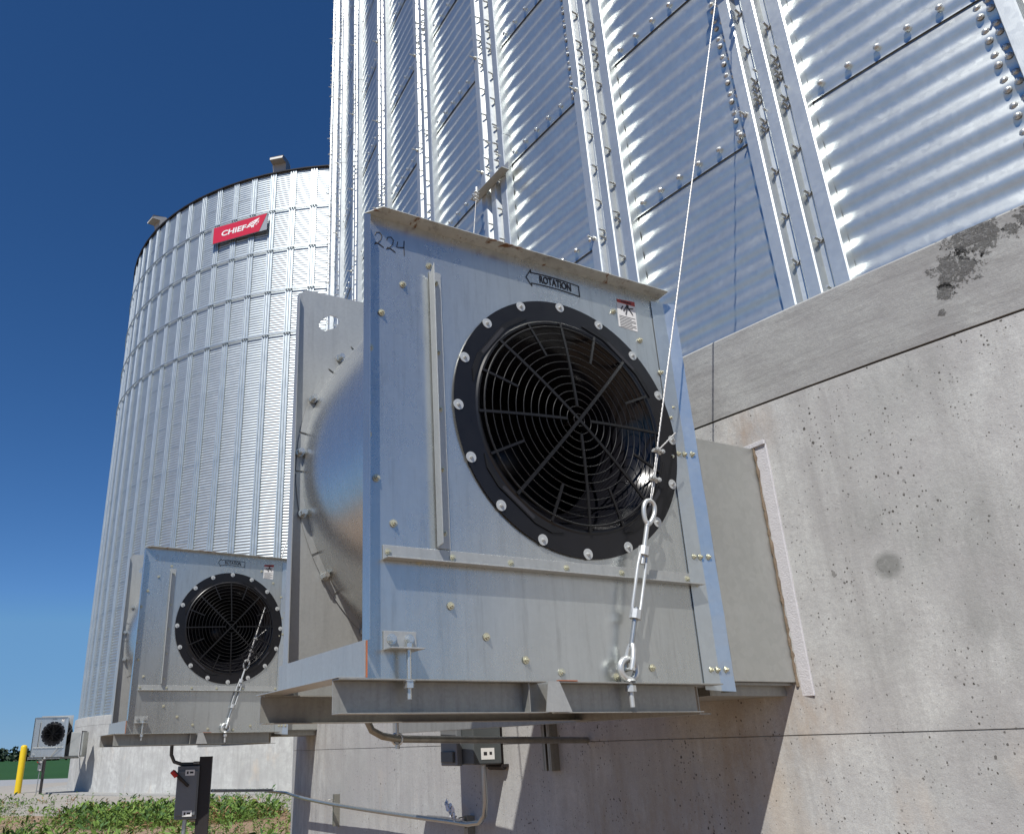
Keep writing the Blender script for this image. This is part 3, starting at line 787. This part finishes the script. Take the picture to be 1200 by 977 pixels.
def strokes(lines, w=.0017):
    mb = MB()
    for l in lines: mb.tube([(x, -.0008, z) for x, z in l], w, 5)
    return mb
YAW = .489; U = Vector((math.cos(YAW), math.sin(YAW), 0)); V = Vector((-math.sin(YAW), math.cos(YAW), 0))
fan, _ = make_fan()
def two(x, z, s=1): return [(x-.012*s, z+.012*s), (x-.008*s, z+.024*s), (x+.004*s, z+.028*s), (x+.013*s, z+.018*s), (x+.010*s, z+.0*s), (x-.004*s, z-.018*s), (x-.014*s, z-.024*s), (x-.010*s, z-.016*s), (x+.002*s, z-.018*s), (x+.020*s, z-.028*s)]
fan2 = copy_tree(fan); fan3 = copy_tree(fan)
fan.location = U*.88+V*2.05+Vector((0, 0, .17+EYE)); fan.rotation_euler = (0, 0, YAW)
mb = strokes([two(.050, 1.400), two(.093, 1.393), [(.122, 1.410), (.118, 1.388), (.132, 1.390), (.146, 1.394)], [(.146, 1.420), (.145, 1.395), (.146, 1.362)]])
mb.build('handwritten_number', M['ink'], fan)
F2 = Vector((-2.431, 6.748, .16+EYE)); Y2 = .526
fan2.location = F2; fan2.rotation_euler = (0, 0, Y2)
mb = strokes([two(.110, 1.405), [(.150, 1.425), (.148, 1.375)], [(.176, 1.428), (.172, 1.372)]], .0016)
mb.build('handwritten_number', M['bar'], fan2)
F3 = Vector((-16.3, 34.85, .055+EYE)); Y3 = .095
fan3.location = F3; fan3.rotation_euler = (0, 0, Y3)
G = 'aeration fans on the bin walls'
tag(fan, 'large galvanised centrifugal fan with black round inlet, closest, numbered 224 on its front panel', 'fan', G)
tag(fan2, 'mid-distance galvanised fan with black inlet, above the grey switch box on a dark post', 'fan', G)
tag(fan3, 'tiny distant galvanised fan beside the yellow bollard, fixed to the far bin', 'fan', G)
# the far fan's duct reaches back to its bin
for ch in kids(fan3):
    if ch.name.startswith('discharge_duct'): ch.scale = (1.0, 1, 1); ch.location.x += .2

# ------------------------------------------------------------------ guy wires
def wire_thing(label, P0, P1, o, yaw, detail=True, tb=.66, plate_dir=None, cr=.0032, ws=1.0):
    root = empty('guy_wire', P0)
    tag(root, label, 'guy wire')
    d = (P1-P0); Lw = d.length; d.normalize()
    e = Vector((math.cos(yaw), math.sin(yaw), 0)); nn = Vector((math.sin(yaw), -math.cos(yaw), 0))
    s1 = d.cross(nn).normalized()
    if detail:
        mb = MB()     # eye bolt standing on the rail
        rc = Vector((0, 0, .036)); rr = .031
        mb.tube([rc+rr*(math.cos(t)*e+math.sin(t)*Vector((0, 0, 1))) for t in [2*math.pi*k/28 for k in range(28)]], .0105, 12, closed=True)
        mb.tube([(0, 0, .008), (0, 0, -.075)], .0080, 10); mb.tube([(0, 0, -.012), (0, 0, -.030)], .0170, 6, sm=False)
        mb.lathe([(.0001, .009), (.016, .008), (.019, .001)], (0, 0, 0), (0, 0, 1), (1, 0, 0), 16)
        mb.build('eye_bolt', M['hardware'], root)
        q = lambda t, a=0, b=0: rc+d*t+s1*a+nn*b
        mb = MB()     # jaw, threaded ends, body and top eye
        for sg in (-1, 1):
            mb.tube([q(-.004, 0, .016*sg), q(.03, 0, .017*sg), q(.058, 0, .012*sg), q(.078, 0, .004*sg)], [.0095, .0085, .0085, .0085], 8)
        mb.tube([q(.0, 0, -.026), q(.0, 0, .026)], .006, 8); mb.tube([q(.0, 0, -.031), q(0, 0, -.023)], .011, 6, sm=False)
        mb.build('jaw', M['hardware'], root)
        mb = MB(); pp = []
        for i in range(60):
            t = .070+i*.0022; pp.append(q(t))
        mb.tube(pp, [.0088 if i % 2 else .0074 for i in range(60)], 8); mb.build('threaded_rod', M['conduit'], root)
        mb = MB()
        for sg in (-1, 1):
            mb.tube([q(.175, .012*sg), q(.20, .0165*sg), q(.34, .0165*sg), q(.385, .012*sg)], [.0070, .0060, .0060, .0070], 8)
        mb.tube([q(.160), q(.190)], .0190, 8, sm=False); mb.tube([q(.375), q(.405)], .0190, 8, sm=False)
        mb.build('turnbuckle_body', M['hardware'], root, bevel=.001)
        mb = MB(); mb.tube([q(.345), q(.402)], .0085, 8); mb.tube([q(.40+i*.0022) for i in range(40)], [.0088 if i % 2 else .0076 for i in range(40)], 8)
        lp = []
        for k in range(26):
            t = 2*math.pi*k/26; lp.append(q(.530+.043*-math.cos(t), .0225*math.sin(t)*(1.0+.3*-math.cos(t))))
        mb.tube(lp, .0080, 10, closed=True); mb.tube([q(.480), q(.496)], .0095, 8)
        mb.build('end_eye', M['hardware'], root)
        st = .560
    else:
        mb = MB(); mb.tube([(0, 0, 0), d*.10], .012, 6); mb.tube([d*.10, d*.42], .014, 6); mb.tube([d*.42, d*.55], .012, 6)
        mb.build('turnbuckle_body', M['hardware'], root); st = .5
    rc = Vector((0, 0, .036)) if detail else Vector((0, 0, 0))
    P = [rc+d*st, rc+d*(st+.12)]; 
    mb = MB(); N = 260 if detail else 2
    if detail:     # strands visible: two wound helices round a core
        L2 = (P1-P0-rc-d*st).length
        for ph in (0, 2.1, 4.2):
            K = int(L2/.012); pp = []
            for i in range(K+1):
                t = i*.012; a = t/.012*2*math.pi/5+ph
                pp.append(rc+d*(st+t)+.0017*ws*(math.cos(a)*s1+math.sin(a)*nn))
            mb.tube(pp, .0019*ws, 4)
    else:
        mb.tube([rc+d*st, P1-P0], cr, 5)
    mb.build('cable', M['cable'], root)
    if detail:
        mb = MB(); a_ = st+.210
        mb.tube([rc+d*(st-.004), rc+d*(st+.05)+s1*.007, rc+d*(st+.12)+s1*.006, rc+d*(st+.21)+s1*.006], .0026, 6)
        mb.tube([rc+d*(st+.21)+s1*.006, rc+d*(st+.235)+e*.028, rc+d*(st+.29)+e*.075], .0030, 6)
        mb.build('cable_tail', M['cable'], root)
        for t in (.095, .205):
            mb = MB(); c_ = rc+d*(st+t)+s1*.003
            mb.tube([c_-s1*.016-nn*.004, c_+s1*.016-nn*.004], .0075, 8); mb.tube([c_-s1*.013+nn*.010, c_+s1*.013+nn*.010], .0050, 8)
            for sg in (-1, 1): mb.tube([c_+s1*.012*sg-nn*.014, c_+s1*.012*sg+nn*.020], .0042, 6); mb.tube([c_+s1*.012*sg+nn*.010, c_+s1*.012*sg+nn*.017], .0085, 6, sm=False)
            mb.build('cable_clamp', M['hardware'], root)
    if plate_dir:
        a, r, z, hwid = plate_dir; c_ = C1+pol(r, a, z)-P0; tn = Vector((-math.sin(a), math.cos(a), 0)); on = Vector((math.cos(a), math.sin(a), 0)); zz = Vector((0, 0, 1))
        mb = MB(); A_ = [c_+tn*hwid, c_-tn*hwid]
        f = lambda p, x, y: p+on*x+zz*y
        mb.hexa([f(A_[0], 0, 0), f(A_[1], 0, 0), f(A_[1], .065, 0), f(A_[0], .065, 0), f(A_[0], 0, .005), f(A_[1], 0, .005), f(A_[1], .065, .005), f(A_[0], .065, .005)])
        mb.hexa([f(A_[0], 0, .0052), f(A_[1], 0, .0052), f(A_[1], .005, .0052), f(A_[0], .005, .0052), f(A_[0], 0, .07), f(A_[1], 0, .07), f(A_[1], .005, .07), f(A_[0], .005, .07)])
        mb.build('wire_bracket', M['bar'], root)
        mb = MB(); q = P1-P0
        for k in range(3):
            mb.tube([q+d*(-.03-.05*k)+s1*.018, q+d*(-.03-.05*k)-s1*.018], .011, 8)
        mb.tube([q+zz*-.03+on*-.0, q+zz*.03], .012, 8)
        mb.build('cable_clamp', M['hardware'], root)
    return root
def lw(P, o, a):
    c, s = math.cos(a), math.sin(a); return Vector((o[0]+c*P[0]-s*P[1], o[1]+s*P[0]+c*P[1], o[2]+P[2]))
o1 = fan.location
a1 = R(-143.56)+.05/16; P1 = Vector((1.565, 2.885, 3.68+EYE))
wire_thing('steel guy wire with turnbuckle and eye bolt in front of the closest fan inlet', lw((.880, -.036, 0.004), o1, YAW), P1, o1, YAW, True,
           plate_dir=(A0, RS1+.066, 3.68+EYE-.01, .20))
a_c = A0-DA*2
P1 = C1+pol(RS1+.14, a_c-.10/RS1, 3.72+EYE)
wire_thing('thin guy wire from the angle bracket on the bin rib down behind the closest fan', lw((.62, .70, 0.0), o1, YAW), P1, o1, YAW, False,
           plate_dir=(a_c, RS1+.066, 3.715+EYE, .205), cr=.0035)
P1 = C1+pol(RS1+.12, R(-162.2), 3.7+EYE)
wire_thing('guy wire with turnbuckle across the black inlet of the mid-distance fan', lw((.790, -.03, 0), F2, Y2), P1, F2, Y2, True, ws=1.8)
P1 = C2+pol(RS2+.12, R(-128), 4.2+EYE)
wire_thing('thin guy wire in front of the tiny distant fan', lw((.81, -.03, 0), F3, Y3), P1, F3, Y3, False)

# ------------------------------------------------------------------ electrics on the near wall
def wall_frame(azd, z):     # origin on the wall, n outwards, t along the wall towards the camera side
    a = R(azd); n = Vector((math.cos(a), math.sin(a), 0)); t = Vector((-math.sin(a), math.cos(a), 0))
    return C1+pol(RC1, a, z+EYE), n, t
def hexframe(mb, o, n, t, x0, x1, y0, y1, z0, z1, mi=0):   # x along t, y along n
    f = lambda x, y, z: o+t*x+n*y+Vector((0, 0, z))
    mb.hexa([f(x0, y0, z0), f(x1, y0, z0), f(x1, y1, z0), f(x0, y1, z0), f(x0, y0, z1), f(x1, y0, z1), f(x1, y1, z1), f(x0, y1, z1)], mi)
o, n, t = wall_frame(-150.35, 0)
rel = lambda x, y, z: t*x+n*y+Vector((0, 0, z))
box = empty('switch_box', o); tag(box, 'grey enamel switch box with white label bolted to the shaded wall below the closest fan', 'switch box')
Z0 = Vector((0, 0, 0))
mb = MB(); hexframe(mb, Z0, n, t, -.11, .155, .03, .20, -.085, .42); mb.build('enclosure', M['grey_box_dark'], box, bevel=.006)
mb = MB(); hexframe(mb, Z0, n, t, -.115, .05, .20, .235, -.09, .43); mb.build('box_door', M['grey_box'], box, bevel=.006)
mb = MB(); hexframe(mb, Z0, n, t, .1552, .1565, .075, .155, -.062, -.008); sk = mb.build('box_label', M['white_label'], box)
mb = MB(); hexframe(mb, Z0, n, t, .1566, .1572, .090, .105, -.040, -.026); hexframe(mb, Z0, n, t, .1566, .1572, .120, .140, -.042, -.026); mb.build('label_print', M['ink'], sk)
mb = MB(); hexframe(mb, Z0, n, t, -.09, .03, .236, .250, -.075, -.02); mb.build('box_recess', M['grey_box_dark'], box, bevel=.004)
mb = MB(); hexframe(mb, Z0, n, t, .00, .17, .0, .03, -.10, -.086); mb.tube([rel(.02, .02, -.10), rel(.16, .02, -.10)], .014, 8); mb.build('mounting_foot', M['black_steel'], box)
o, n, t = wall_frame(-148.45, 0)
strut = MB()
for y0, y1, x0, x1 in ((0.0, .008, -.03, .03), (.008, .05, -.03, -.024), (.008, .05, .024, .03), (.044, .05, -.022, -.008), (.044, .05, .008, .022)):
    hexframe(strut, Z0, n, t, x0, x1, y0, y1, -.115, .55)
so_ = strut.build('strut_channel', M['conduit_dark']); so_.location = o; tag(so_, 'short upright dark strut channel fixed on the wall right of the switch box', 'strut channel')
# bare pipe under the fan
mb = MB()
pp = [Vector((-.250, 3.20, .20)), Vector((-.250, 3.20, .10)), Vector((-.232, 3.20, .065)), Vector((-.195, 3.215, .045)), Vector((-.14, 3.25, .034)), Vector((.20, 3.52, .024)), Vector((.69, 3.905, .014))]
mb.tube([p+Vector((0, 0, EYE)) for p in pp], .0135, 12)
c1 = mb.build('conduit_pipe', M['conduit_dark']); tag(c1, 'bent steel conduit pipe hanging close under the closest fan frame', 'conduit')
mb = MB(); cpt = Vector((-.14, 3.25, .034+EYE))
mb.tube([cpt+Vector((0, 0, .016)), cpt+Vector((0, 0, .09))], .006, 6); mb.tube([cpt+Vector((.02*math.cos(k), -.0, .02*math.sin(k))) for k in [i*math.pi/6 for i in range(12)]], .005, 6, closed=True)
mb.tube([cpt-Vector((0, 0, .02)), cpt-Vector((0, 0, .035))], .009, 6); mb.build('pipe_hanger', M['zinc'], c1)
# long conduit along the wall to the post
def wp(azd, z, off=.06):
    return C1+pol(RC1+off, R(azd), z+EYE)
pts = [wp(-150.05, -.09, .10), wp(-150.05, -.26, .10), wp(-150.12, -.32, .095), wp(-150.35, -.36, .085), wp(-150.8, -.375, .075)]
a = -151.5
while a > -166.5: pts.append(wp(a, -.372+(.0 if a > -163 else .0), .075+max(0, (-a-155))*.004)); a -= 1.0
pts += [wp(-167.2, -.368, .30), Vector((-1.60, 8.6, -.345+EYE)), Vector((-1.86, 7.32, -.285+EYE))]
mb = MB(); mb.tube(pts, .0135, 10); c2 = mb.build('conduit_pipe', M['conduit']); tag(c2, 'long thin steel conduit along the wall from the switch box to the post', 'conduit')
for azd in (-151.05, -158.7):
    mb = MB(); o, n, t = wall_frame(azd, -.37); hexframe(mb, o, n, t, -.02, .02, .0, .045, -.16 if azd < -155 else -.40, .06 if azd < -155 else .03)
    mb.tube([o+n*.08-t*.012+Vector((0, 0, .02)), o+n*.05+Vector((0, 0, .025)), o+n*.05-Vector((0, 0, .03))], .004, 6)
    mb.build('pipe_support', M['conduit_dark'], c2)
mb = MB(); rr_ = random.Random(11); o, n, t = wall_frame(-151.1, -.36)
for k in range(5):
    p = o+n*.095+Vector((0, 0, rr_.uniform(-.01, .03)))-t*rr_.uniform(0, .05); d1 = Vector((0, 0, 1))*rr_.uniform(.2, 1)-t*rr_.uniform(.1, 1.2)
    vs = []
    for j in range(5):
        c_ = p+d1*.022*j+Vector([rr_.uniform(-.008, .008) for _ in range(3)]); w_ = Vector([rr_.uniform(-.016, .016) for _ in range(3)])
        vs += [c_-w_, c_+w_]
    mb.add(vs, [(2*j, 2*j+1, 2*j+3, 2*j+2) for j in range(4)])
mb.build('plastic_wrap', M['plastic'], c2)

def electric_post(P, s, label_post, label_box, foot):
    root = empty('support_post', (P[0], P[1], 0)); tag(root, label_post, 'post')
    mb = MB(); w = .050
    top = 1.43
    mb.box((-w, -.012, foot), (w, -.002, top)); mb.box((-w, .0-.002, foot), (-w+.010, .06, top)); mb.box((w-.010, -.002, foot), (w, .06, top))
    root.rotation_euler = (0, 0, .15)
    mb.build('channel_post', M['black_steel'], root)
    mb = MB()
    for z in (1.38, 1.12, 1.02, .95): mb.tube([(-w-.05, 0, z), (-w, 0, z)], .014, 6)
    mb.build('post_bracket', M['conduit_dark'], root)
    b = empty('switch_box', (P[0]-.13, P[1]-.03, 1.16)); tag(b, label_box, 'switch box'); b.rotation_euler = (0, 0, .35)
    mb = MB(); mb.box((-.085, -.05, -.20), (.085, .06, .20)); mb.build('enclosure', M['grey_box'], b, bevel=.006)
    mb = MB(); mb.box((-.090, -.066, -.17), (.070, -.0502, .165)); mb.build('box_door', M['grey_box'], b, bevel=.005)
    for z, w_ in ((.150, .06), (-.155, .06)):
        mb = MB(); mb.box((-.03, -.0675, z-.022), (.045, -.0662, z+.022)); sk = mb.build('box_label', M['white_label'], b)
        mb = MB(); mb.box((-.018, -.0682, z-.010), (-.004, -.0677, z+.010)); mb.box((.006, -.0682, z-.006), (.034, -.0677, z+.008)); mb.build('label_print', M['ink'], sk)
    mb = MB(); mb.tube([(.0, -.075, .05), (-.075, -.085, .115), (-.125, -.09, .165)], [.012, .014, .014], 8); h = mb.build('switch_handle', M['black_steel'], b)
    mb = MB(); mb.tube([(-.10, -.088, .125), (-.138, -.094, .165)], .019, 8); mb.build('handle_grip', M['red'], h)
    mb = MB(); mb.tube([(0, .0, -.20), (-.02, .0, -.7), (-.02, 0, -1.15)], .017, 8); mb.build('lower_conduit', M['conduit'], b)
    mb = MB(); mb.tube([(-.150, .02, .36), (-.148, .02, .29), (-.12, .02, .235), (-.06, .02, .215), (.05, .02, .213), (.10, .02, .20), (.10, .02, .14), (.05, .02, .03)], .015, 8)
    mb.build('flexible_conduit', M['grey_box_dark'], b)
    return root, b
electric_post((-1.925, 7.3), 1, 'dark steel channel post under the mid-distance fan', 'grey switch box with red handle on the dark post under the mid-distance fan', -.1)
electric_post((-16.25, 36.1), 1, 'tiny dark post standing under the distant fan', 'tiny grey switch box on the post under the distant fan', 0.1)

# ------------------------------------------------------------------ ground and surroundings
def sheet(name, pts, z, mat, label=None):
    mb = MB(); mb.add([(x, y, z) for x, y in pts], [tuple(range(len(pts)))]); o = mb.build(name, mat); o['kind'] = 'structure'; return o
sheet('ground', [(-3000, -3000), (3000, -3000), (3000, 3000), (-3000, 3000)], 0, M['dirt'])
sheet('crop_field', [(-2500, 62), (400, 62), (400, 2600), (-2500, 2600)], .008, M['field'])
sheet('road', [(-400, 48), (-18, 48), (-10, 61.5), (-10, 66), (-400, 60)], .012, M['road'])
mb = MB(); mb.lathe([(RC2-.05, .13), (RC2+1.2, .13), (RC2+1.2, -.05)], (C2.x, C2.y, 0), (0, 0, 1), (1, 0, 0), 120); s_ = mb.build('concrete_pad', M['slab']); s_['kind'] = 'structure'
s_.modifiers.new('e', 'EDGE_SPLIT')
mb = MB(); mb.lathe([(RC2+1.15, .09), (RC2+5.5, .07), (RC2+9.5, -.03)], (C2.x, C2.y, 0), (0, 0, 1), (1, 0, 0), 120); s_ = mb.build('gravel_path', M['gravel']); s_['kind'] = 'structure'
# bollard
bol = empty('bollard', (-17.9, 37.6, .03)); tag(bol, 'plain yellow painted pipe bollard at the lower left edge', 'bollard')
mb = MB(); mb.lathe([(.135, -.05), (.135, 1.88), (.125, 1.93), (.09, 1.965), (.03, 1.98), (.0001, 1.98)], (0, 0, 0), (0, 0, 1), (1, 0, 0), 28); mb.build('pipe', M['yellow'], bol)
mb = MB(); mb.lathe([(.14, .0), (.28, .0), (.27, .03), (.136, .04)], (0, 0, 0), (0, 0, 1), (1, 0, 0), 20); mb.build('footing', M['slab'], bol)

# weeds
def weeds():
    r = random.Random(21)
    mats = [M['weed'], M['weed_dark'], M['weed_dry']]; mb = MB()
    def leaf(p, d, L, w, mi):
        d = d.normalized(); s_ = d.cross(Vector((r.uniform(-1, 1), r.uniform(-1, 1), r.uniform(-.2, 1)))).normalized()
        m_ = p+d*L*.5; e_ = p+d*L-Vector((0, 0, L*.15))
        mb.add([p, m_+s_*w, e_, m_-s_*w], [(0, 1, 2, 3)], mi)
    n = 0
    while n < 6500:
        y = r.uniform(9.5, 30) if n % 3 else r.uniform(12, 24); x = r.uniform(-1.02*y*.56-2, -1.2)
        if (Vector((x, y, 0))-C1).length < RC1+.35 or (Vector((x, y, 0))-C2).length < RC2+1.5: continue
        # bare dirt patches
        g = math.sin(x*.9+1.3)+math.sin(y*.75+x*.35)+math.sin(x*.33-y*.5+2)
        if g < .45 and r.random() < .95: continue
        if y > 25.5 and r.random() < .75: continue
        n += 1
        s_ = r.uniform(.5, 1.35)*(1 if r.random() < .8 else 1.7)
        mi = 2 if r.random() < .09 else (1 if r.random() < .38 else 0)
        nl = r.randint(9, 18)
        h = .20*s_
        for k in range(nl):
            a = r.uniform(0, 2*math.pi); hh = r.uniform(0, 1)
            p = Vector((x+math.cos(a)*.05*s_*r.random()*2, y+math.sin(a)*.05*s_*r.random()*2, hh*h*.8))
            d = Vector((math.cos(a), math.sin(a), r.uniform(.3, 1.6)))
            leaf(p, d, r.uniform(.045, .12)*s_, r.uniform(.006, .017)*s_, mi if r.random() < .85 else 0)
    for k in range(420):       # taller stalks
        y = r.uniform(11, 27); x = r.uniform(-1.02*y*.56-1, -1.5)
        if (Vector((x, y, 0))-C1).length < RC1+.5 or (Vector((x, y, 0))-C2).length < RC2+1.6: continue
        H = r.uniform(.22, .5); tp = Vector((x+r.uniform(-.08, .08), y, H)); b0 = Vector((x, y, 0))
        mb.tube([b0, b0.lerp(tp, .5)+Vector((r.uniform(-.02, .02), 0, 0)), tp], [.006, .004, .002], 4, 0 if k % 4 else 2)
        for j in range(9):
            a = r.uniform(0, 6.3); leaf(b0.lerp(tp, r.uniform(.2, 1)), Vector((math.cos(a), math.sin(a), r.uniform(.1, .9))), r.uniform(.05, .11), r.uniform(.006, .016), 0 if k % 4 else 2)
    o = mb.build('weeds', mats); tag(o, 'low green weeds growing in patches over bare dirt at the lower left', 'weeds', kind='stuff')
weeds()
# field edge grass tufts by the road
# far tree line
def far_wood():
    r = random.Random(4); mb = MB()
    for k in range(170):
        x = -420+k*2.6+r.uniform(-2, 2); y = 560+r.uniform(-20, 20)
        h = r.uniform(4.0, 9.0)+(3.5 if -352 < x < -325 else 0); w = r.uniform(3, 5.5)
        for j in range(70):
            a = r.uniform(0, 2*math.pi); t = r.random(); rad = w*math.sqrt(max(.02, 1-(2*t-1)**2))*r.uniform(.6, 1)
            p = Vector((x+rad*math.cos(a), y+rad*math.sin(a), h*(.05+.9*t))); s_ = r.uniform(.5, 1.1)
            u_ = Vector([r.uniform(-1, 1) for _ in range(3)]).normalized()*s_; v2 = u_.cross(Vector([r.uniform(-1, 1) for _ in range(3)])).normalized()*s_
            mb.add([p-u_-v2, p+u_-v2, p+u_+v2, p-u_+v2], [(0, 1, 2, 3)])
    o = mb.build('far_wood', M['crown']); tag(o, 'dark line of distant trees on the horizon at the left edge', 'trees', kind='stuff')
far_wood()
# house
hs = empty('farm_house', (-212, 395, 0), .15); tag(hs, 'distant low house with brown pitched roof among the trees', 'house')
mb = MB(); mb.box((-5.5, -4, 0), (5.5, 4, 2.5)); wl_ = mb.build('wall', M['house_wall'], hs)
mb = MB(); mb.prism([(-6.3, -4.7, 2.4), (-6.3, 4.7, 2.4), (-4.2, 0, 4.5)], (12.6, 0, 0)); mb.build('roof', M['roof_tile'], hs)
mb = MB(); mb.box((-1, -4.05, .7), (1, -4.01, 1.8)); mb.build('window', M['black_gloss'], hs)
